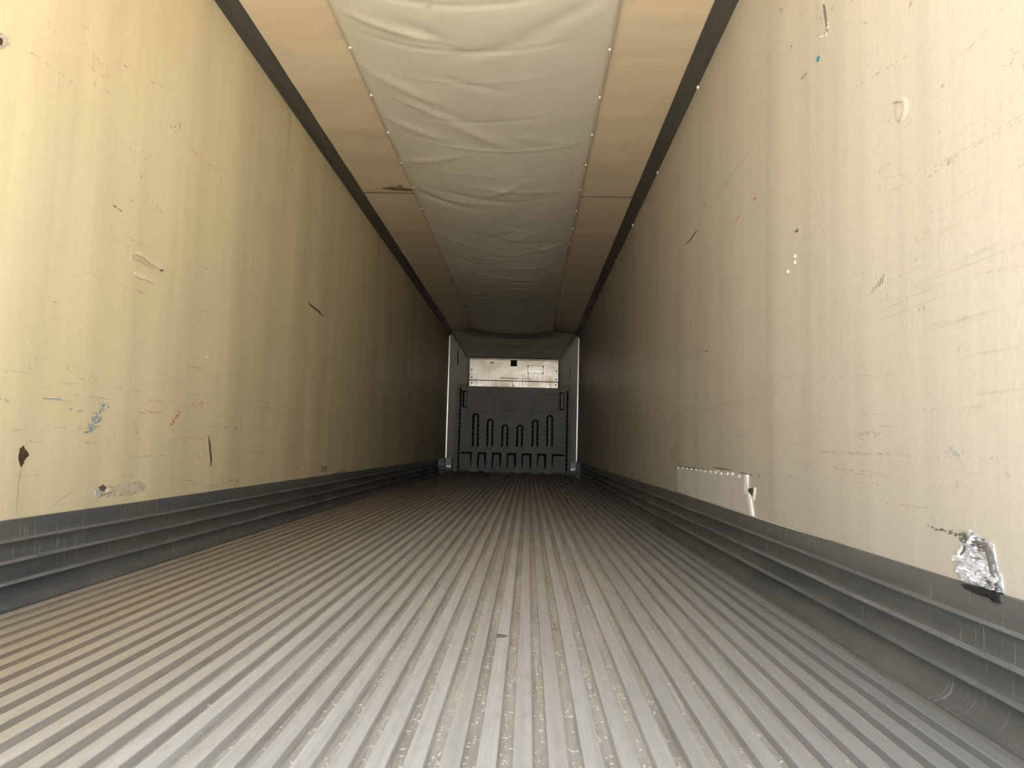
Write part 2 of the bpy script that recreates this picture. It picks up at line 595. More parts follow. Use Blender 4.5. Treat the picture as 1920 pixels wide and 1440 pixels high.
def grid_mesh(rows):
    m = MB()
    n = len(rows[0])
    m.add([p for r in rows for p in r], [(k * n + i, k * n + i + 1, (k + 1) * n + i + 1, (k + 1) * n + i) for k in range(len(rows) - 1) for i in range(n - 1)])
    return m
cl = grid_mesh(rows).build('cloth', M['cloth'], None, True)
sol = cl.modifiers.new('thickness', 'SOLIDIFY')
sol.thickness = .002
adopt(chute, cl)
# the end of the chute spreads and drops to the top of the cooling unit
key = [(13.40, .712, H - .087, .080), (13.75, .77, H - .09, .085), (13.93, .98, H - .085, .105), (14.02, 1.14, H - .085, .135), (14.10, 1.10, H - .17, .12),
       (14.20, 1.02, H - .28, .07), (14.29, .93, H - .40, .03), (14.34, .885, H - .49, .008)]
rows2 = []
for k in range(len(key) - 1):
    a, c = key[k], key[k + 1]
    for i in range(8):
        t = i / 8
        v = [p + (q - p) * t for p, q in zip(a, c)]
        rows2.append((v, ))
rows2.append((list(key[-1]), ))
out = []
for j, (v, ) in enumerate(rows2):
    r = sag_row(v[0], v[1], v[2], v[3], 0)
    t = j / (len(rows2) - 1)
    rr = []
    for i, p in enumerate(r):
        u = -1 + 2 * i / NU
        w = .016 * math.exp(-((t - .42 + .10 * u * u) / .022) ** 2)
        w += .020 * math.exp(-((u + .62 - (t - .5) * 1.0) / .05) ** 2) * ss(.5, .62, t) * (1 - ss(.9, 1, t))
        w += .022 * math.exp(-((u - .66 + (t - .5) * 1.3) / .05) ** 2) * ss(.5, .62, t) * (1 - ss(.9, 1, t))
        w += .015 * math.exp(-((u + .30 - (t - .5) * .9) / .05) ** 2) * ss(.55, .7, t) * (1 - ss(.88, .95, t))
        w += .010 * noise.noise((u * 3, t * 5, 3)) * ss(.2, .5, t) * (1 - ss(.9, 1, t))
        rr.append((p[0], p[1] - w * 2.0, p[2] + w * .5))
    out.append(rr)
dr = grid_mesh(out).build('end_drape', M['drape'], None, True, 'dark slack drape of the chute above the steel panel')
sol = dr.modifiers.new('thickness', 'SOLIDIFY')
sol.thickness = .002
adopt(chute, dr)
rv = MB()
rv.disc((0, 0, 0), (0, -.25, -1), .0095, .006, 10, .004)
rme = rv.mesh('rivet', M['rivet'], True)
for s in (-1, 1):
    for k in range(19):
        q = obj('rivet', rme)
        q.location = (s * .700, 2.29 + .565 * k + (.0 if s < 0 else -.02), H - .0195)
        adopt(chute, q)

# ------------------------------------------------------------------ cooling unit panel
def F1(cx, cy, y):                                   # measured on the enlarged far end
    return on_front(820 + cx / 4.5, 590 + cy / 4.5, y)
EY = 14.42
evap = thing('evaporator_unit', (0, EY, 1.62), 'bright stainless steel evaporator panel above the grey bulkhead', 'cooling unit')
tilt = math.radians(1.05)
piv = Vector((0, EY, 1.62))
RT_ = Matrix.Translation(piv) @ Matrix.Rotation(tilt, 4, 'X') @ Matrix.Translation(-piv)
def evpart(m, name, mat, parent=None, smooth=False, label=None, lean=True):
    if lean:
        m.v = [tuple(RT_ @ Vector(p)) for p in m.v]
    o = m.build(name, mat, None, smooth, label)
    adopt(evap, o)
    return o
def mid(*ps):
    return ps
x0e, z3 = F1(274, 381, EY)
x1e, _ = F1(1022, 390, EY)
hx = (x1e - x0e) / 2
cxe = (x0e + x1e) / 2
zt, zs_, zl, zb = 2.155, 1.765, 1.745, 1.615
zt = (F1(275, 381, EY)[1] + F1(1022, 391, EY)[1]) / 2
zs_ = (F1(275, 550, EY)[1] + F1(1020, 563, EY)[1]) / 2
zl = zs_ - .016
zb = (F1(207, 600, 14.34)[1] + F1(1092, 622, 14.34)[1]) / 2 + .003
n0, nz = F1(617, 436, EY)
n1, _ = F1(672, 436, EY)
m = MB()
m.plate([(x0e, zs_), (x1e, zs_), (x1e, zt), (n1, zt), (n1, nz), (n0, nz), (n0, zt), (x0e, zt)], [], EY, EY + .012)
upper = evpart(m, 'upper_panel', M['steel'])
m = MB()
m.plate([(x0e, zb), (x1e, zb), (x1e, zl), (x0e, zl)], [], EY, EY + .012)
lower = evpart(m, 'lower_panel', M['steel'])
m = MB()
m.box((x0e - .012, EY - .03, zb), (x0e - .002, L - .01, zt + .03))
m.box((x1e + .002, EY - .03, zb), (x1e + .012, L - .01, zt + .03))
m.box((x0e, EY + .013, zt - .01), (x1e, L - .01, zt + .022))
m.box((x0e, EY + .19, zb), (x1e, EY + .20, zt))
m.box((x0e, EY + .03, zs_ - .05), (x1e, EY + .05, zs_ + .03))
evpart(m, 'housing', M['black'], lean=False)
m = MB()
m.box((x0e, EY - .012, zt + .010), (x1e, EY + .012, zt + .020))
evpart(m, 'top_flange', M['steel'])
m = MB()
nx = (n0 + n1) / 2
m.box((nx - .012, EY + .02, nz - .01), (nx, EY + .06, zt))
m.box((n0 + .004, EY + .03, nz + .02), (nx - .03, EY + .06, nz + .045))
m.box((n0 + .004, EY + .03, nz + .065), (nx - .03, EY + .06, nz + .09))
evpart(m, 'latch', M['char'])
def screw_at(cx, cy, r=.014):
    x, z = F1(cx, cy, EY)
    m = MB()
    m.disc((x, EY - .0005, z), (0, -1, 0), r, .004, 10, .002)
    return evpart(m, 'screw', M['black'], None, True)
for p in ((290, 462), (290, 528), (290, 576), (643, 600), (1003, 478), (1003, 546), (1000, 593)):
    screw_at(*p)
a0, az1 = F1(766, 432, EY)
a1, az0 = F1(893, 496, EY)
m = MB()
m.plate([(a0, az0), (a1, az0), (a1, az1), (a0, az1)], [], EY - .006, EY - .0005)
acc = evpart(m, 'access_cover', M['steel'])
m = MB()
for x_, z_, X_, Z_ in ((a0 - .006, az0 - .006, a1 + .006, az0), (a0 - .006, az1, a1 + .006, az1 + .006), (a0 - .006, az0, a0, az1), (a1, az0, a1 + .006, az1)):
    m.box((x_, EY - .0045, z_), (X_, EY - .0005, Z_))
nest(acc, evpart(m, 'gasket', M['black']))
for p in ((766, 437), (892, 439), (766, 492), (891, 494)):
    x, z = F1(*p, EY)
    m = MB()
    m.disc((x, EY - .006, z), (0, -1, 0), .014, .005, 10, .002)
    nest(acc, evpart(m, 'screw', M['black'], None, True))
def thinline(pts, w, name, mat, par):
    m = MB()
    for (ax, ay), (bx, by) in zip(pts[:-1], pts[1:]):
        A, B = F1(ax, ay, EY), F1(bx, by, EY)
        dx, dz = B[0] - A[0], B[1] - A[1]
        ln = math.hypot(dx, dz) or 1
        ox, oz = -dz / ln * w / 2, dx / ln * w / 2
        m.slab([Vector((A[0] + ox, EY - .0002, A[1] + oz)), Vector((B[0] + ox, EY - .0002, B[1] + oz)), Vector((B[0] - ox, EY - .0002, B[1] - oz)), Vector((A[0] - ox, EY - .0002, A[1] - oz))], Vector((0, -1, 0)), .0012)
    return evpart(m, name, mat)
thinline([(528, 535), (600, 537), (690, 541)], .012, 'scratch', M['char'], evap)
thinline([(700, 541), (790, 541)], .007, 'scratch', M['char'], evap)
thinline([(768, 500), (768, 538)], .010, 'scratch', M['char'], evap)
thinline([(889, 500), (889, 560)], .006, 'scratch', M['char'], evap)
thinline([(808, 503), (808, 535)], .006, 'scratch', M['soft'], evap)
thinline([(632, 545), (632, 620)], .007, 'scratch', M['char'], evap)
thinline([(718, 540), (718, 590)], .007, 'scratch', M['char'], evap)
thinline([(447, 404), (473, 406)], .022, 'rating_mark', M['char'], evap)
thinline([(577, 445), (592, 448)], .010, 'scratch', M['soft'], evap)
thinline([(955, 404), (1018, 406)], .008, 'scratch', M['soft'], evap)

# ------------------------------------------------------------------ moulded bulkhead
BY = 14.34
bulk = thing('air_return_bulkhead', (0, BY, 0), 'grey moulded plastic bulkhead with six upright channels at the far wall', 'bulkhead')
def bpart(m, name, mat=None, smooth=False, label=None):
    o = m.build(name, mat or M['plastic'], None, smooth, label)
    adopt(bulk, o)
    return o
def B(cx, cy):
    return F1(cx, cy, BY)
def scallop(a, c, n, amp, sgn, ph=0.0):
    """points from a to c with a wavy offset across"""
    pts = []
    dx, dz = c[0] - a[0], c[1] - a[1]
    ln = math.hypot(dx, dz)
    for i in range(n + 1):
        t = i / n
        w = amp * (1 - abs(math.sin(math.pi * (t * ln / .082 + ph)))) ** 2
        pts.append((a[0] + dx * t - dz / ln * w * sgn, a[1] + dz * t + dx / ln * w * sgn))
    return pts
zB = .012
def fz(p):
    return (p[0], max(zB, p[1]))
TL, TR, BL, BR = B(207, 600), B(1092, 622), fz(B(180, 1336)), fz(B(1080, 1352))
ztop = (TL[1] + TR[1]) / 2
TL, TR = (TL[0], ztop), (TR[0], ztop)
BL, BR = (BL[0], zB), (BR[0], zB)
bulk_zm = (B(200, 1160)[1] + B(1065, 1176)[1]) / 2            # lower edge of the main panel
gap = .040
# flange: outer ring with a wavy inner edge
oL, oR = B(168, 575)[0], B(1128, 600)[0]
oBL, oBR = B(138, 1330)[0], B(1118, 1350)[0]
zo = ztop + .05
left_in = scallop((TL[0] - gap, ztop + .004), (BL[0] - gap, zB + .05), 90, .026, 1)
right_in = scallop((BR[0] + gap, zB + .05), (TR[0] + gap, ztop + .004), 90, .026, 1)
m = MB()
lowl = (oBL, zB)
m.plate([lowl, (oL, zo), (x0e - .02, zo), (x0e - .02, ztop + .006), (TL[0] - gap, ztop + .006)] + left_in + [(BL[0] - gap, zB)], [], BY + .02, BY + .045)
bpart(m, 'flange')
m = MB()
m.plate([(BR[0] + gap, zB)] + right_in + [(TR[0] + gap, ztop + .006), (x1e + .02, ztop + .006), (x1e + .02, zo), (oR, zo), (oBR, zB)], [], BY + .02, BY + .045)
bpart(m, 'flange')
m = MB()                                                       # closed sides back to the wall
for xa, xb in ((oL, oBL), (oR, oBR)):
    sg = 1 if xa < 0 else -1
    m.add([(xb, BY + .045, zB), (xa, BY + .045, zo), (xa, L - .004, zo), (xb, L - .004, zB), (xb + sg * .015, BY + .045, zB), (xa + sg * .015, BY + .045, zo), (xa + sg * .015, L - .004, zo), (xb + sg * .015, L - .004, zB)],
          [(0, 1, 2, 3), (7, 6, 5, 4), (0, 4, 5, 1), (1, 5, 6, 2), (2, 6, 7, 3), (3, 7, 4, 0)])
m.box((oL, BY + .046, zo - .02), (x0e - .02, L - .004, zo))
m.box((x1e + .02, BY + .046, zo - .02), (oR, L - .004, zo))
m.box((oBL + .02, L - .03, zB), (oBR - .02, L - .006, ztop - .02))
bpart(m, 'side_return', M['black'])
# six channels
CH = [(325, 830, 319), (447, 878, 440), (572, 925, 567), (697, 928, 691), (827, 886, 822), (951, 845, 946)]
holes = []
cols = []
for cx, cy, cb in CH:
    xt, zt_ = B(cx, cy)
    xb, zb_ = B(cb, 1122)
    hwid = .058
    top = [(xt + hwid * math.cos(a), zt_ - hwid * .8 + hwid * .8 * math.sin(a)) for a in lin(0, math.pi, 9)]
    lft = scallop((xt - hwid, zt_ - hwid), (xb - hwid, zb_), 40, .020, -1)
    rgt = scallop((xb + hwid, zb_), (xt + hwid, zt_ - hwid), 40, .020, -1)
    hole = top + lft + rgt
    holes.append(hole)
    cols.append((xt, zt_, xb, zb_))
# hand recesses left and right
for x_, y_, X_, Y_ in ((213, 640, 250, 783), (1034, 655, 1071, 806)):
    a_, b_ = B(x_, y_), B(X_, Y_)
    holes.append([(a_[0], b_[1]), (b_[0], b_[1]), (b_[0], a_[1]), (a_[0], a_[1])])
pads = []
for x_, y_, X_, Y_ in ((257, 650, 455, 818), (830, 668, 1022, 828), (484, 695, 800, 862)):
    a_, b_ = B(x_, y_), B(X_, Y_)
    pads.append((a_[0], b_[1], b_[0], a_[1]))
    e = .005
    holes.append([(a_[0] - e, b_[1] - e), (b_[0] + e, b_[1] - e), (b_[0] + e, a_[1] + e), (a_[0] - e, a_[1] + e)])
PL = (TL[0] + (BL[0] - TL[0]) * .80, bulk_zm)
PR = (TR[0] + (BR[0] - TR[0]) * .80, bulk_zm)
m = MB()
m.plate([(PL[0], bulk_zm), (PR[0], bulk_zm), (TR[0], ztop), (TL[0], ztop)], holes, BY, BY + .05)
pan = bpart(m, 'panel')
for xt, zt_, xb, zb_ in cols:                                   # raised bar in each channel, then the leg below it
    m = MB()
    n = 14
    vs_ = []
    for k in range(n):
        t = k / (n - 1)
        x, z = xt + (xb - xt) * t, (zt_ - .035) + (zb_ + .012 - zt_ + .035) * t
        w = .033
        vs_ += [(x - w, BY + .05, z), (x - w * .8, BY + .016, z), (x + w * .8, BY + .016, z), (x + w, BY + .05, z)]
    fs = [(k * 4 + i, k * 4 + i + 1, k * 4 + i + 5, k * 4 + i + 4) for k in range(n - 1) for i in range(3)] + [(0, 1, 2, 3), (n * 4 - 4, n * 4 - 3, n * 4 - 2, n * 4 - 1)]
    m.add(vs_, fs)
    bpart(m, 'channel_bar')
for x_, y_, X_, Y_ in ((213, 640, 250, 783), (1034, 655, 1071, 806)):      # grip bar in each hand recess
    a_, b_ = B(x_, y_), B(X_, Y_)
    sg = 1 if a_[0] < 0 else -1
    m = MB()
    lo, hi = (a_[0] + .032, b_[0] - .006) if sg > 0 else (a_[0] + .018, b_[0] - .014)
    m.plate([(hi, b_[1] + .025), (hi, a_[1] - .02)] + scallop((lo, a_[1] - .02), (lo, b_[1] + .025), 30, .010, 1), [], BY + .012, BY + .045)
    bpart(m, 'grip_bar')
for k, (xt, zt_, xb, zb_) in enumerate(cols):
    x2 = xb - .012 + (.002 * k)
    m = MB()
    h = .052
    ol = [(xb - h - .008, zb_ + .018), (xb - h - .010, zb_ - .055), (xb - h, zb_ - .075), (x2 - h, .15), (x2 - h - .035, .05), (x2 - h - .03, zB), (x2 + h + .03, zB), (x2 + h + .035, .05), (x2 + h, .15), (xb + h, zb_ - .075), (xb + h + .010, zb_ - .055), (xb + h + .008, zb_ + .018)]
    m.plate(ol, [], BY - .006, BY + .05)
    leg = bpart(m, 'leg')
    m = MB()
    m.disc((xb, BY - .006, zb_ - .025), (0, -1, 0), .011, .004, 10, .001)
    nest(leg, m.build('screw', M['black'], None))
# lower plates set back between the legs
edges = [PL[0] + .012] + [c[2] - .012 for c in cols] + [PR[0] - .012]
for k in range(7):
    xa = edges[k] + (.052 + .038 if k else .012)
    xb = edges[k + 1] - (.052 + .034 if k < 6 else .012)
    m = MB()
    l_ = scallop((xa, bulk_zm - .035), (xa - .02, zB + .02), 24, .012, 1)
    r_ = scallop((xb + .02, zB + .02), (xb, bulk_zm - .035), 24, .012, 1)
    m.plate(l_ + r_, [], BY + .075, BY + .095)
    pl = bpart(m, 'foot_plate')
    if k in (0, 6):
        m = MB()
        m.disc(((xa + xb) / 2, BY + .075, .125), (0, -1, 0), .030, .010, 14, -.006)
        nest(pl, bpart(m, 'boss', None, True))
# stiles at each outer side below the main panel
for sg, P_, Q_ in ((1, PL, BL), (-1, PR, BR)):
    m = MB()
    m.plate([(Q_[0], zB), (Q_[0] + sg * .03, zB), (P_[0] + sg * .03, bulk_zm + .001), (P_[0], bulk_zm + .001)], [], BY, BY + .05)
    bpart(m, 'stile')
# faint raised pads and lettering
ox, oz = B(592, 750)
def ellipse(rx, rz):
    return [(ox + rx * math.cos(t), oz + rz * math.sin(t)) for t in lin(0, 2 * math.pi, 41)[:-1]]
for k, (xa, za, xb, zb_) in enumerate(pads):
    m = MB()
    m.plate([(xa, za), (xb, za), (xb, zb_), (xa, zb_)], [ellipse(.172, .064)] if k == 2 else [], BY - .002, BY + .045)
    bpart(m, 'raised_pad')
a_, b_ = B(505, 708), B(782, 832)
m = MB()
o_ = [(a_[0], b_[1]), (b_[0], b_[1]), (b_[0], a_[1]), (a_[0], a_[1])]
i_ = [(a_[0] + .008, b_[1] + .008), (b_[0] - .008, b_[1] + .008), (b_[0] - .008, a_[1] - .008), (a_[0] + .008, a_[1] - .008)]
m.plate(o_, [i_], BY - .008, BY - .0022)
bpart(m, 'border')
m = MB()
m.plate(ellipse(.166, .058), [], BY - .004, BY + .045)
bpart(m, 'oval_emblem')
def letters(txt, x, z, size, y, wide=1.0, shear=0.0):
    cu = bpy.data.curves.new('lettering', 'FONT')
    cu.body = txt
    cu.size = size
    cu.align_x = 'CENTER'
    cu.align_y = 'CENTER'
    cu.extrude = .005
    cu.shear = shear
    cu.resolution_u = 3
    to = bpy.data.objects.new('lettering_source', cu)
    COL.objects.link(to)
    bpy.context.view_layer.update()
    me = bpy.data.meshes.new_from_object(to.evaluated_get(bpy.context.evaluated_depsgraph_get()))
    bpy.data.objects.remove(to)
    bpy.data.curves.remove(cu)
    me.transform(Matrix.Translation((x, y, z)) @ Matrix.Rotation(math.pi / 2, 4, 'X') @ Matrix.Diagonal((wide, 1, 1, 1)))
    me.materials.clear()
    me.materials.append(M['lettering'])
    o = obj('lettering', me)
    adopt(bulk, o)
letters('Carrier', ox, oz, .085, BY - .0092, 1.05, .25)
tx, tz = B(640, 806)
letters('TRANSICOLD', tx, tz, .075, BY - .0072, 1.12)
ax_, az_ = B(578, 664)
letters('A', ax_, az_, .085, BY - .0045)
dx_, dz_ = B(708, 667)
letters('D', dx_, dz_, .085, BY - .0045)
wx_, wz_ = B(643, 662)
m = MB()
for k in range(5):
    m.box((wx_ - .075 + k * .032, BY - .0030, wz_ - .008), (wx_ - .056 + k * .032, BY - .0002, wz_ + .014))
bpart(m, 'worn_mark')

# bright corner guards at the foot of the front wall
for s, lb in ((-1, 'bright aluminium corner guard at the left foot of the far wall'), (1, 'bright aluminium corner guard at the right foot of the far wall')):
    cg = thing('corner_guard', (s * (HW - .06), L - .03, 0), lb, 'corner guard')
    m = MB()
    x0, x1 = sorted((s * (HW - .03), s * (HW - .138)))
    yf = 14.45
    m.box((x0, yf, .125), (x1, yf + .006, .262))
    q = m.build('upper_plate', M['rail'])
    adopt(cg, q)
    m = MB()
    vs_ = []
    zs = [(.121, yf - .002), (.085, yf - .006), (.055, yf - .016), (.03, yf - .034), (.012, yf - .06), (.004, yf - .09)]
    for z, y in zs:
        vs_ += [(x0 + (x1 - x0) * i / 6, y - .006 * math.sin(i * math.pi / 2) ** 2, z) for i in range(7)]
    m.add(vs_, [(k * 7 + i, k * 7 + i + 1, k * 7 + i + 8, k * 7 + i + 7) for k in range(len(zs) - 1) for i in range(6)])
    q = m.build('cove_foot', M['alu'], None, True)
    adopt(cg, q)
    m = MB()
    m.box((x0, yf + .006, .004), (x1, L - .05, .26))
    q = m.build('filler', M['kick'])
    adopt(cg, q)
    m = MB()
    m.extrude([(s * (HW - d - .002), z + .002) for d, z in kp[1:-1]], lin(13.35, 14.40, 10))
    q = m.build('ribbed_wing', M['alu'])
    adopt(cg, q)

# ------------------------------------------------------------------ marks, patches and damage on the side walls
rm = random.Random(5)
def frag(cx, cy, a, bb, ang, n=6):
    pts = []
    for k in range(n):
        t = k * 2 * math.pi / n + rm.uniform(-.3, .3)
        r = rm.uniform(.6, 1.15)
        u, v = a * r * math.cos(t), bb * r * math.sin(t)
        pts.append((cx + u * math.cos(ang) - v * math.sin(ang), cy + u * math.sin(ang) + v * math.cos(ang)))
    return pts
def smear(side, pts, width, n, size, mat, name='scuff', elong=3.0, ang=None, t=.0006, label=None):
    base = max(0, t - .004)
    fn, nr, par = (on_left, NL, wall_left) if side == 'L' else (on_right, NR, wall_right)
    seg = [(Vector(p), Vector(q)) for p, q in zip(pts[:-1], pts[1:])]
    tot = sum((q - p).length for p, q in seg)
    m = MB()
    for _ in range(n):
        r = rm.uniform(0, tot)
        for p, q in seg:
            ln = (q - p).length
            if r <= ln:
                break
            r -= ln
        d = (q - p) / (ln or 1)
        c = p + d * r + Vector((-d.y, d.x)) * rm.gauss(0, width * .5)
        a = math.atan2(d.y, d.x) if ang is None else math.radians(ang)
        s_ = size * rm.uniform(.4, 1.1)
        m.slab([fn(*w) + nr * base for w in frag(c.x, c.y, s_ * elong / 2, s_ / 2, a + rm.uniform(-.15, .15))], nr, (t - base) * rm.uniform(.6, 1.2))
    return m.build(name, mat, par, False, label)
def blob(side, pts, mat, name, t=.002, label=None, jag=0.0, sub=1):
    fn, nr, par = (on_left, NL, wall_left) if side == 'L' else (on_right, NR, wall_right)
    pp = []
    for (a, b2), (c, d) in zip(pts, pts[1:] + pts[:1]):
        for k in range(sub):
            q = k / sub
            pp.append((a + (c - a) * q + rm.uniform(-jag, jag), b2 + (d - b2) * q + rm.uniform(-jag, jag)))
    m = MB()
    m.slab([fn(*p) for p in pp], nr, t)
    return m.build(name, mat, par, False, label)
def stroke(side, pts, w, mat, name, t=.0008, label=None, jag=.3):
    """thin band following a line, tapering at the ends"""
    fn, nr, par = (on_left, NL, wall_left) if side == 'L' else (on_right, NR, wall_right)
    up, dn = [], []
    n = len(pts)
    for i, p in enumerate(pts):
        a, c = pts[max(0, i - 1)], pts[min(n - 1, i + 1)]
        dx, dy = c[0] - a[0], c[1] - a[1]
        ln = math.hypot(dx, dy) or 1
        ww = w * (.35 if i in (0, n - 1) else 1) * .5 * rm.uniform(.7, 1.3)
        up.append((p[0] - dy / ln * ww + rm.uniform(-jag, jag), p[1] + dx / ln * ww + rm.uniform(-jag, jag)))
        dn.append((p[0] + dy / ln * ww, p[1] - dx / ln * ww))
    m = MB()
    base = max(0, t - .004)
    A = [fn(*p) + nr * base for p in up]
    C = [fn(*p) + nr * base for p in dn]
    vs_ = A + C + [p + nr * (t - base) for p in A] + [p + nr * (t - base) for p in C]
    fs = []
    for i in range(n - 1):
        fs += [(2 * n + i, 2 * n + i + 1, 3 * n + i + 1, 3 * n + i), (i, i + 1, 2 * n + i + 1, 2 * n + i), (n + i, n + i + 1, 3 * n + i + 1, 3 * n + i)]
    m.add(vs_, fs)
    return m.build(name, mat, par, False, label)

for s_ in (-1, 1):
    m = MB()
    x0, x1 = sorted((s_ * .70, s_ * (HW - .09)))
    m.box((x0, 6.434, H - .006), (x1, 6.446, H + .010))
    m.build('seam_shade_strip', M['char'], ceiling)  # added dark strip, painting the shade of the open seam
def on_ceiling(px, py):
    d = ray(px, py)
    return CAM + d * ((H - .006 - CAM.z) / d.z)
for pts in ([(716, 353), (730, 350), (748, 351), (764, 353), (776, 355), (776, 358), (752, 357), (734, 356)], [(744, 347), (756, 348), (752, 351)]):
    m = MB()
    m.slab([on_ceiling(*p) for p in pts], Vector((0, 0, -1)), .004)
    m.build('torn_seam', M['soft2'], ceiling, False, 'dark torn edge at the ceiling seam')
for x0, y0, x1, y1, w in ((859, 657, 858.6, 685, .010), (1068.5, 690, 1068, 712, .005)):
    a_, b_ = on_front(x0, y0, L), on_front(x1, y1, L)
    m = MB()
    m.box((a_[0] - w, L - .002, b_[1]), (a_[0] + w, L - .0002, a_[1]))
    m.build('slit', M['dark'], wall_front, False, 'narrow dark upright slit')
# left wall
blob('L', [(-8, 62), (4, 60), (9, 66), (16, 72), (12, 78), (18, 81), (10, 88), (2, 92), (-8, 95)], M['peel'], 'torn_lining', .002, 'torn grey edge of a hole', .8, 2)
blob('L', [(-8, 72), (1, 71), (4, 77), (2, 84), (-8, 87)], M['rust'], 'hole', .003, 'dark brown hole', .5, 2)
smear('L', [(160, 75), (205, 145)], 5, 26, 2.0, M['redf'], 'paint_scrape', 5)
smear('L', [(168, 112), (200, 148)], 10, 26, 2.2, M['redf'], 'paint_scrape', 5, 50)
smear('L', [(85, 38), (105, 60)], 7, 10, 1.6, M['soft'], 'scuff', 4)
smear('L', [(155, 45), (166, 55)], 2, 5, 1.8, M['soft'], 'scuff', 5)
smear('L', [(222, 112), (238, 127)], 2, 7, 1.6, M['soft'], 'scuff', 5)
smear('L', [(108, 163), (114, 174)], 4, 6, 2.4, M['soft'], 'scuff', 1.5)
smear('L', [(322, 232), (330, 250)], 6, 12, 3.2, M['peel'], 'scuff', 1.6)
smear('L', [(332, 218), (340, 246)], 3, 8, 2.2, M['soft'], 'scuff', 3)
smear('L', [(352, 276), (405, 322)], 3, 18, 1.5, M['redf'], 'paint_scrape', 7)
smear('L', [(210, 384), (229, 396)], 2, 6, 2.2, M['char'], 'scuff', 4)
smear('L', [(300, 388), (306, 402)], 3, 4, 2.0, M['soft'], 'scuff', 2)
for _ in range(26):
    x, y = rm.uniform(20, 640), rm.uniform(30, 840)
    f = (990 - x) / 990
    ln = rm.uniform(20, 90) * f
    an = rm.choice((1, 1, .5)) * ((y - 837) / (x - 990))
    smear('L', [(x, y), (x + ln, y + ln * an + rm.uniform(-6, 6) * f)], 2.5 * f, int(4 + ln / 8), 1.3 * f + .3, M['soft'], 'scuff', 6)
for _ in range(26):
    x, y = rm.uniform(10, 560), rm.uniform(740, 900)
    f = (990 - x) / 990
    ln = rm.uniform(30, 120) * f
    an = (y - 837) / (x - 990)
    smear('L', [(x, y), (x + ln, y + ln * an)], 3 * f, int(5 + ln / 6), 1.2 * f + .3, M['soft'], 'scuff', 7)
stroke('L', [(248, 475), (258, 474), (270, 481), (282, 491), (296, 500), (304, 505)], 7, M['putty'], 'sealant_bead', .006, 'pale raised bead of sealant')
stroke('L', [(246, 478), (249, 484), (262, 487), (276, 497), (290, 505)], 4, M['glue'], 'sealant_bead', .003)
stroke('L', [(252, 508), (256, 514), (265, 518), (276, 522), (288, 530)], 8, M['putty'], 'sealant_bead', .005, 'pale lower bead of sealant')
blob('L', [(302, 503), (306, 506), (303, 509), (300, 507)], M['char'], 'scuff', .004)
blob('L', [(385, 668), (389, 666), (392, 667), (388, 672)], M['white'], 'chip', .002, 'small white chip')
smear('L', [(352, 686), (378, 691)], 1, 6, 1.6, M['char'], 'scuff', 7)
stroke('L', [(80, 747), (92, 748), (105, 748), (118, 750)], 2.0, M['blue'], 'crayon_line', .0006, 'blue crayon line')
smear('L', [(92, 749), (130, 742)], 5, 14, 1.4, M['bluef'], 'crayon_smear', 5)
smear('L', [(200, 755), (166, 808)], 11, 110, 2.5, M['blue'], 'crayon_smear', 2.2, None, .0006, 'blue crayon smear slanting down')
smear('L', [(165, 800), (190, 800)], 2, 6, 1.5, M['blue'], 'crayon_smear', 6)
smear('L', [(159, 810), (172, 810)], 1.5, 6, 2.0, M['blue'], 'crayon_smear', 4)
smear('L', [(258, 772), (310, 773)], 3, 22, 1.5, M['redm'], 'crayon_smear', 5)
smear('L', [(254, 790), (258, 815), (264, 828)], 5, 30, 2.0, M['redm'], 'crayon_smear', 1.6)
smear('L', [(338, 772), (320, 798)], 4, 24, 2.0, M['red'], 'crayon_smear', 3, None, .0006, 'short red crayon stroke')
smear('L', [(335, 762), (395, 755)], 8, 24, 1.4, M['redm'], 'crayon_smear', 5)
smear('L', [(320, 822), (385, 822)], 2, 16, 1.2, M['redm'], 'crayon_smear', 6)
smear('L', [(368, 856), (376, 856)], 5, 7, 1.8, M['redm'], 'crayon_smear', 1.5)
smear('L', [(438, 862), (452, 864)], 5, 9, 1.8, M['redm'], 'crayon_smear', 1.5)
stroke('L', [(390, 818), (393, 832), (394, 846), (396, 862), (395, 874)], 3.2, M['char'], 'gouge', .0012, 'thin dark upright gouge', .9)
smear('L', [(388, 820), (392, 850)], 2, 8, 1.6, M['white'], 'chip', 2, 90)
stroke('L', [(441, 800), (443, 808)], 2, M['char'], 'gouge')
blob('L', [(36, 842), (40, 838), (44, 836), (46, 842), (50, 845), (54, 853), (48, 860), (44, 866), (42, 874), (37, 874), (35, 862)], M['rust'], 'hole', .0015, 'dark brown puncture above a run stain', 1.2, 3)
stroke('L', [(41, 872), (38, 892), (33, 905), (33, 925), (30, 948), (30, 968)], 5, M['stain'], 'run_stain', .0005, 'brown run stain below the puncture', .8)
blob('L', [(176, 914), (190, 909), (202, 911), (212, 912), (240, 905), (262, 903), (274, 909), (272, 918), (250, 926), (236, 930), (215, 928), (200, 933), (188, 929), (180, 935), (175, 926)], M['torn'], 'torn_lining', .0015, 'torn patch baring grey backing', 1.5, 2)
blob('L', [(184, 913), (192, 909), (198, 914), (194, 921), (187, 920)], M['char'], 'hole', .004, None, .8, 2)
blob('L', [(176, 920), (184, 918), (188, 926), (182, 934), (176, 928)], M['foil'], 'torn_lining', .005, None, .6, 2)
blob('L', [(198, 916), (205, 915), (206, 921), (199, 923)], M['putty'], 'torn_lining', .006, None, .6, 2)
smear('L', [(205, 924), (240, 928)], 4, 12, 2.5, M['char'], 'scuff', 3)
smear('L', [(215, 912), (265, 908)], 8, 24, 2.8, M['glue'], 'torn_lining', 3)
smear('L', [(340, 903), (410, 912)], 5, 20, 1.6, M['soft'], 'scuff', 5)
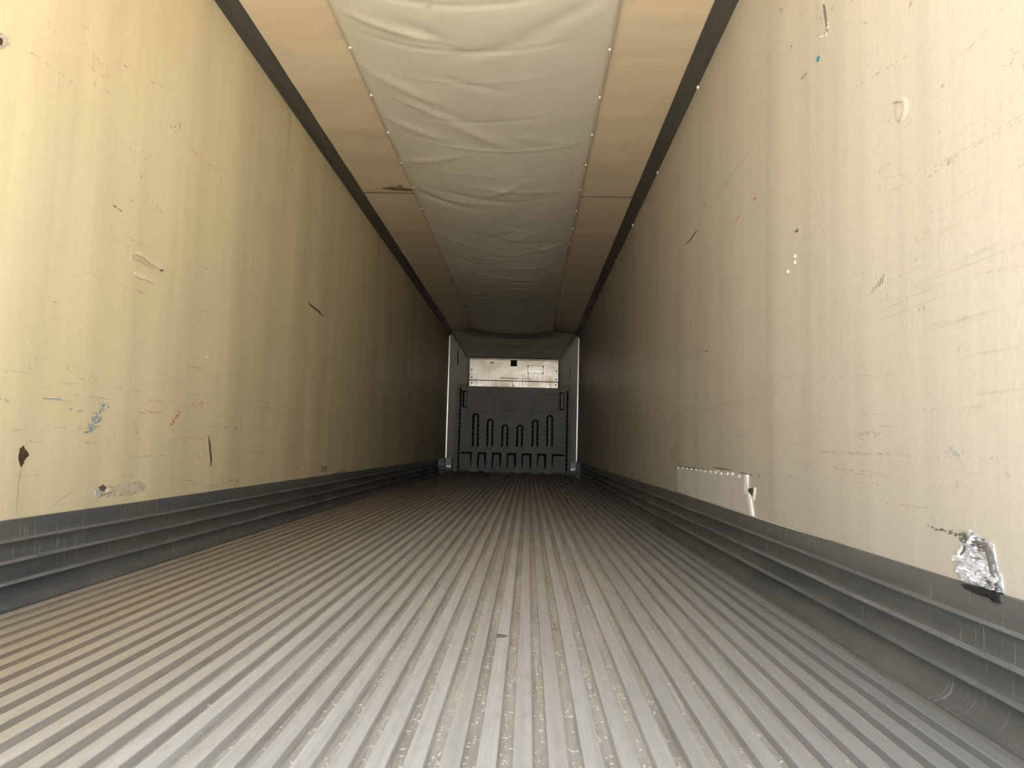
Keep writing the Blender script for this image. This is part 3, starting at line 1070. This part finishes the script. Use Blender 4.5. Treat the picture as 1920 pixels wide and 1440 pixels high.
stroke('L', [(100, 946), (122, 930), (140, 918)], 1.6, M['soft'], 'crack', .0005)
smear('L', [(420, 906), (450, 898)], 2, 8, 1.6, M['char'], 'scuff', 5)
stroke('L', [(578, 565), (582, 572), (590, 578), (597, 583), (605, 594)], 3, M['char'], 'gouge', .001, None, .6)
stroke('L', [(576, 566), (580, 575)], 3, M['putty'], 'chip', .002)
stroke('L', [(609, 538), (609, 560), (608, 600)], 1.2, M['soft'], 'crack')
stroke('L', [(584, 700), (587, 716), (590, 708)], 1.6, M['soft'], 'crack')
blob('L', [(602, 874), (615, 872), (614, 884), (602, 886)], M['soft'], 'scuff', .0006, None, 1, 2)
blob('L', [(625, 887), (640, 882), (650, 881), (648, 887), (630, 890)], M['peel'], 'chip', .004, None, .7, 2)
smear('L', [(0, 748), (15, 752)], 2, 6, 1.8, M['soft'], 'scuff', 4)
smear('L', [(64, 672), (68, 676)], 3, 4, 2.2, M['soft'], 'scuff', 1.5)

# right wall
stroke('R', [(1542, 5), (1546, 20), (1545, 38), (1550, 52), (1549, 68)], 5, M['peel'], 'tear', .003, 'ragged tear high on the wall', 1.2)
stroke('R', [(1546, 8), (1549, 30), (1552, 60)], 2.2, M['char'], 'tear', .004, None, .8)
smear('R', [(1540, 72), (1552, 40)], 5, 12, 2.6, M['white'], 'chip', 1.6)
blob('R', [(1461, 14), (1467, 12), (1469, 20), (1465, 29), (1461, 24)], M['peel'], 'chip', .001, None, .8, 2)
blob('R', [(1531, 108), (1535, 104), (1538, 107), (1535, 115), (1531, 117)], M['teal'], 'paint_spot', .0008, 'small teal paint spot', .5, 2)
smear('R', [(1503, 148), (1511, 138)], 2, 6, 1.8, M['char'], 'scuff', 3)
smear('R', [(1480, 93), (1486, 84)], 2, 5, 1.6, M['char'], 'scuff', 3)
smear('R', [(1620, 45), (1628, 36)], 2, 5, 1.8, M['soft'], 'scuff', 3)
# lifted blister
fnm = MB()
ring = [(1690 + 14 * math.cos(a), 205 + 24 * math.sin(a) - 7 * math.cos(a)) for a in lin(0, 2 * math.pi, 19)[:-1]]
pts = [on_right(*p) for p in ring]
c = sum(pts, Vector()) / len(pts)
inner = [c + (p - c) * .72 + NR * .0035 for p in pts]
core = [c + (p - c) * .45 + NR * .002 for p in pts]
n = len(pts)
fnm.add(pts + inner + core + [c + NR * .003], [(i, (i + 1) % n, (i + 1) % n + n, i + n) for i in range(n)] + [(i + n, (i + 1) % n + n, (i + 1) % n + 2 * n, i + 2 * n) for i in range(n)] + [(i + 2 * n, (i + 1) % n + 2 * n, 3 * n) for i in range(n)])
fnm.build('blister', M['wall_r'], wall_right, True, 'oval lifted blister in the lining')
stroke('R', [(1676, 194), (1684, 190), (1697, 190), (1699, 202), (1696, 214), (1687, 228)], 1.8, M['soft'], 'crack', .006)
smear('R', [(1666, 222), (1672, 240)], 4, 8, 1.8, M['soft'], 'scuff', 2)
blob('R', [(1413, 372), (1416, 369), (1418, 372), (1415, 376)], M['red'], 'paint_spot', .0006, 'tiny red spot', .3, 2)
stroke('R', [(1386, 403), (1383, 409), (1381, 413)], 2, M['red'], 'paint_spot', .0006)
stroke('R', [(1308, 430), (1303, 437), (1296, 448), (1287, 458)], 2, M['char'], 'scratch', .0006)
stroke('R', [(1297, 522), (1287, 540), (1276, 552)], 1.8, M['soft'], 'scratch', .0006)
stroke('R', [(1415, 276), (1385, 310), (1340, 372)], 1.2, M['soft'], 'scratch', .0005)
stroke('R', [(1318, 386), (1320, 380), (1323, 383), (1320, 392)], 2.4, M['soft'], 'scuff', .0008)
blob('R', [(1490, 434), (1496, 429), (1497, 434), (1492, 437)], M['char'], 'hole', .001, None, .5, 2)
for x, y in ((1491, 480), (1491, 492), (1478, 509)):
    blob('R', [(x - 1.3, y - 3), (x + 1.3, y - 3), (x + 1.3, y + 3), (x - 1.3, y + 3)], M['white'], 'staple', .003, 'short white staple')
for i in range(5):
    stroke('R', [(1634 + i * 5, 552 - i * 5), (1638 + i * 5, 538 - i * 6)], 2.0, M['char'], 'scratch', .0006)
smear('R', [(1640, 506), (1644, 520)], 2, 5, 1.4, M['soft'], 'scuff', 3, 75)
smear('R', [(1716, 450), (1742, 434)], 5, 14, 2.4, M['soft'], 'scuff', 2)
smear('R', [(1870, 130), (1915, 100)], 14, 20, 4, M['soft'], 'scuff', 2)
smear('R', [(1750, 310), (1920, 225)], 5, 50, 1.8, M['soft'], 'scuff', 3)
smear('R', [(1750, 315), (1790, 295)], 6, 18, 2.0, M['bluef'], 'scuff', 3)
smear('R', [(1440, 372), (1745, 318)], 5, 30, 1.4, M['soft'], 'scuff', 5)
smear('R', [(1670, 355), (1700, 345)], 5, 10, 1.8, M['soft'], 'scuff', 2)
for _ in range(34):
    x, y = rm.uniform(1300, 1900), rm.uniform(30, 840)
    f = (x - 990) / 930
    ln = rm.uniform(20, 110) * f
    an = rm.choice((1, 1, .6)) * ((y - 837) / (x - 990))
    smear('R', [(x, y), (x + ln, y + ln * an + rm.uniform(-6, 6) * f)], 3 * f, int(4 + ln / 8), 1.6 * f + .3, M['soft'], 'scuff', 5)
for _ in range(18):
    x, y = rm.uniform(1300, 1800), rm.uniform(760, 960)
    f = (x - 990) / 930
    ln = rm.uniform(30, 120) * f
    an = (y - 837) / (x - 990)
    smear('R', [(x, y), (x + ln, y + ln * an)], 3 * f, int(5 + ln / 7), 1.4 * f + .3, M['soft'], 'scuff', 6)
stroke('R', [(1260, 777), (1340, 762), (1440, 740)], 1.6, M['soft'], 'scratch', .0005)
stroke('R', [(1232, 765), (1282, 755)], 1.4, M['soft'], 'scratch', .0005)
smear('R', [(1540, 847), (1672, 852)], 3, 60, 1.9, M['bluef'], 'blue_scrape', 4, None, .0006, 'faded blue scrape along the wall')
smear('R', [(1605, 815), (1650, 812)], 6, 26, 2.0, M['bluef'], 'blue_scrape', 4)
smear('R', [(1775, 840), (1800, 856)], 9, 34, 2.4, M['bluef'], 'blue_scrape', 3)
smear('R', [(1680, 853), (1920, 862)], 5, 44, 1.5, M['soft'], 'blue_scrape', 4)
smear('R', [(1560, 878), (1650, 890)], 8, 40, 2.0, M['soft'], 'scuff', 5)
smear('R', [(1540, 703), (1560, 708), (1680, 702)], 4, 34, 1.6, M['soft'], 'scuff', 4)
blob('R', [(1291, 607), (1299, 600), (1301, 612), (1298, 622), (1294, 612)], M['peel'], 'chip', .001, None, .8, 2)
blob('R', [(1270, 644), (1273, 643), (1273, 656), (1270, 656)], M['peel'], 'chip', .001, None, .4, 2)
smear('R', [(1302, 672), (1318, 661)], 5, 14, 2.4, M['peel'], 'chip', 1.6)
smear('R', [(1318, 660), (1328, 657)], 2, 5, 2.0, M['char'], 'scuff', 2)
blob('R', [(1258, 842), (1268, 838), (1269, 852), (1267, 866), (1262, 864), (1258, 858)], M['soft'], 'scuff', .0006, 'grey scuffed square near the floor', .8, 2)
blob('R', [(1478, 892), (1484, 886), (1487, 893), (1480, 894)], M['peel'], 'chip', .001, None, .7, 2)
smear('R', [(1166, 884), (1206, 900)], 7, 26, 3.0, M['soft'], 'scuff', 1.5)
smear('R', [(1178, 888), (1190, 894)], 5, 9, 2.6, M['peel'], 'chip', 1.5)
smear('R', [(1132, 878), (1138, 880)], 3, 6, 2.2, M['peel'], 'chip', 1.5)

# riveted repair sheet with a broken end
blob('R', [(1271, 876), (1330, 882), (1398, 892), (1399, 922), (1405, 930), (1412, 966), (1330, 940), (1271, 922)], M['patch'], 'repair_sheet', .004, 'flat grey repair sheet pinned along its top edge')
for k, (x, y, h) in enumerate(((1272.5, 877, 3), (1281, 877.3, 3), (1289, 878.5, 3), (1298, 879.5, 3), (1306.5, 880.5, 3), (1315, 881.5, 3), (1324, 883.5, 3), (1334, 884.5, 4), (1343, 886, 5), (1354, 888, 5), (1366, 889, 5), (1375, 889, 5), (1388, 893, 6))):
    blob('R', [(x - 1, y - h / 2), (x + 1, y - h / 2), (x + 1, y + h / 2), (x - 1, y + h / 2)], M['white'], 'pin', .008, 'small white pin')
stroke('R', [(1272, 874), (1300, 878), (1332, 881)], 1.6, M['char'], 'gap', .002)
stroke('R', [(1337, 876), (1350, 879), (1362, 880), (1373, 882)], 2.2, M['char'], 'gap', .002, None, .8)
smear('R', [(1340, 882), (1370, 886)], 4, 16, 2.2, M['white'], 'chip', 2)
smear('R', [(1390, 887), (1424, 892)], 2, 16, 1.8, M['char'], 'gap', 3)
blob('R', [(1404, 916), (1412, 915), (1414, 922), (1412, 932), (1409, 928), (1404, 922)], M['rust'], 'hole', .002, 'brown broken hole beside the white strip', .4, 2)
blob('R', [(1400, 890), (1404, 890), (1404, 916), (1403, 922), (1407, 926), (1411, 938), (1413, 955), (1415, 968), (1411, 966), (1408, 948), (1405, 934), (1404, 926), (1399, 924), (1399, 912)], M['white'], 'foam_strip', .009, 'bright white strip down the broken edge', .3, 2)
blob('R', [(1416, 914), (1418, 915), (1417, 928), (1415, 938), (1413, 934), (1415, 922)], M['white'], 'foam_strip', .006, None, .3, 2)
smear('R', [(1414, 940), (1414, 966)], 3, 10, 2.0, M['peel'], 'chip', 2)
stroke('R', [(1424, 891), (1424, 897)], 1.4, M['char'], 'gap', .001)
stroke('R', [(1218, 902), (1270, 921), (1330, 941), (1411, 967), (1470, 986), (1560, 1013)], 1.4, M['patch'], 'caulk_line', .010, None, .2)

# crushed corner with crumpled silver covering, black gap under it
poly = [(1819, 994), (1826, 998), (1845, 1010), (1864, 1020), (1867, 1044), (1872, 1068), (1880, 1082), (1884, 1112), (1860, 1106), (1840, 1100), (1815, 1092), (1800, 1082), (1796, 1060), (1787, 1042), (1795, 1036), (1803, 1024), (1808, 1008)]
m = MB()
NG = 26
def inside(p, pg):
    c_ = False
    j = len(pg) - 1
    for i in range(len(pg)):
        if (pg[i][1] > p[1]) != (pg[j][1] > p[1]) and p[0] < (pg[j][0] - pg[i][0]) * (p[1] - pg[i][1]) / (pg[j][1] - pg[i][1]) + pg[i][0]:
            c_ = not c_
        j = i
    return c_
idx = {}
vs_, fs = [], []
for j in range(NG + 8):
    for i in range(NG):
        px = 1785 + 101 * i / (NG - 1)
        py = 992 + 122 * j / (NG + 7)
        if inside((px, py), poly):
            p = on_right(px, py)
            e = min(1, min(math.hypot(px - a, py - b_) for a, b_ in poly) / 14)
            hgt = .004 + e * .022 * abs(noise.noise((px * .055, py * .05, 1))) + e * .012 * abs(noise.noise((px * .16, py * .16, 5)))
            idx[(i, j)] = len(vs_)
            vs_.append(p + NR * hgt)
for (i, j), k in idx.items():
    if (i + 1, j) in idx and (i, j + 1) in idx and (i + 1, j + 1) in idx:
        fs.append((k, idx[(i + 1, j)], idx[(i + 1, j + 1)], idx[(i, j + 1)]))
m.add(vs_, fs)
m.build('crumpled_covering', M['foil'], wall_right, False, 'crumpled silvery white covering over a crushed spot')
blob('R', poly, M['foil'], 'torn_lining', .003, None, 1.2, 2)
smear('R', [(1812, 1000), (1822, 1018)], 7, 20, 4, M['char'], 'scuff', 1.6, None, .012)
smear('R', [(1835, 1014), (1864, 1034)], 9, 40, 3.6, M['char'], 'scuff', 1.6, None, .014)
smear('R', [(1818, 1012), (1826, 1022)], 5, 14, 4, M['char'], 'scuff', 1.4, None, .014)
stroke('R', [(1864, 1020), (1865, 1040), (1870, 1056), (1873, 1075), (1878, 1084)], 2.6, M['char'], 'crack', .016, None, .9)
stroke('R', [(1840, 1046), (1852, 1048), (1862, 1050)], 3.2, M['char'], 'crack', .022, None, .6)
stroke('R', [(1820, 1022), (1817, 1034), (1812, 1041)], 1.8, M['char'], 'crack', .014)
smear('R', [(1862, 1088), (1868, 1098)], 4, 8, 4, M['char'], 'scuff', 1.5, None, .014)
smear('R', [(1870, 1100), (1880, 1106)], 4, 10, 3, M['char'], 'scuff', 1.5, None, .012)
stroke('R', [(1852, 1082), (1862, 1084), (1870, 1080)], 1.6, M['char'], 'crack', .014)
smear('R', [(1738, 986), (1795, 1002)], 4, 30, 3.0, M['char'], 'scuff', 2.2, None, .001)
blob('R', [(1813, 1095), (1822, 1096), (1838, 1101), (1855, 1106), (1872, 1109), (1882, 1113), (1884, 1122), (1886, 1131), (1874, 1129), (1878, 1124), (1868, 1121), (1850, 1117), (1836, 1110), (1820, 1104)], M['black'], 'gap', .013, 'black gap where the kick band is torn', .5, 2)

# ------------------------------------------------------------------ loose bits on the floor
m = MB()
rf = random.Random(11)
for _ in range(1300):
    y = 1.15 + rf.random() ** 1.8 * 2.2
    k = round(rf.gauss(-2, 5))
    x = .320 + RP * (k + .5) + rf.uniform(-.010, .010)
    if abs(x) > 1.14:
        continue
    s_ = rf.uniform(.0006, .0030)
    a = rf.uniform(0, 3.14)
    el = rf.uniform(1, 2.6)
    pts = []
    for q in range(5):
        t = q * 1.2566 + rf.uniform(-.3, .3)
        u, v = s_ * el * math.cos(t), s_ * math.sin(t)
        pts.append(Vector((x + u * math.cos(a) - v * math.sin(a), y + (u * math.sin(a) + v * math.cos(a)) * 1.3, -.0179)))
    m.slab(pts, Vector((0, 0, 1)), .0008)
fl = m.build('paper_flakes', M['flake'])
fl['kind'] = 'stuff'
fl['label'] = 'pale paper flakes scattered in the floor grooves'
fl['category'] = 'litter'
# dark gouge across one rib, chip of pale debris further in
p = on_floor(942, 1193)
m = MB()
m.slab([Vector((p.x - .0165, p.y - .022, -.0002)), Vector((p.x + .004, p.y - .018, -.0002)), Vector((p.x + .015, p.y - .002, -.0002)), Vector((p.x + .006, p.y + .012, -.0002)), Vector((p.x - .006, p.y + .020, -.0002)), Vector((p.x - .0165, p.y + .020, -.0002))], Vector((0, 0, 1)), .0016)
m.build('gouge', M['char'], floor, False, 'small dark gouge across one floor rib')
p = on_floor(920, 995)
m = MB()
for _ in range(9):
    cx, cy = p.x + rf.uniform(-.02, .02), p.y + rf.uniform(-.10, .10)
    m.slab([Vector((cx + rf.uniform(.003, .008) * math.cos(t), cy + rf.uniform(.015, .04) * math.sin(t), 0.0009)) for t in lin(0, 5.2, 6)], Vector((0, 0, 1)), .001)
m.build('pale_scrape', M['flake'], floor, False, 'pale scraped spot on the floor ribs')
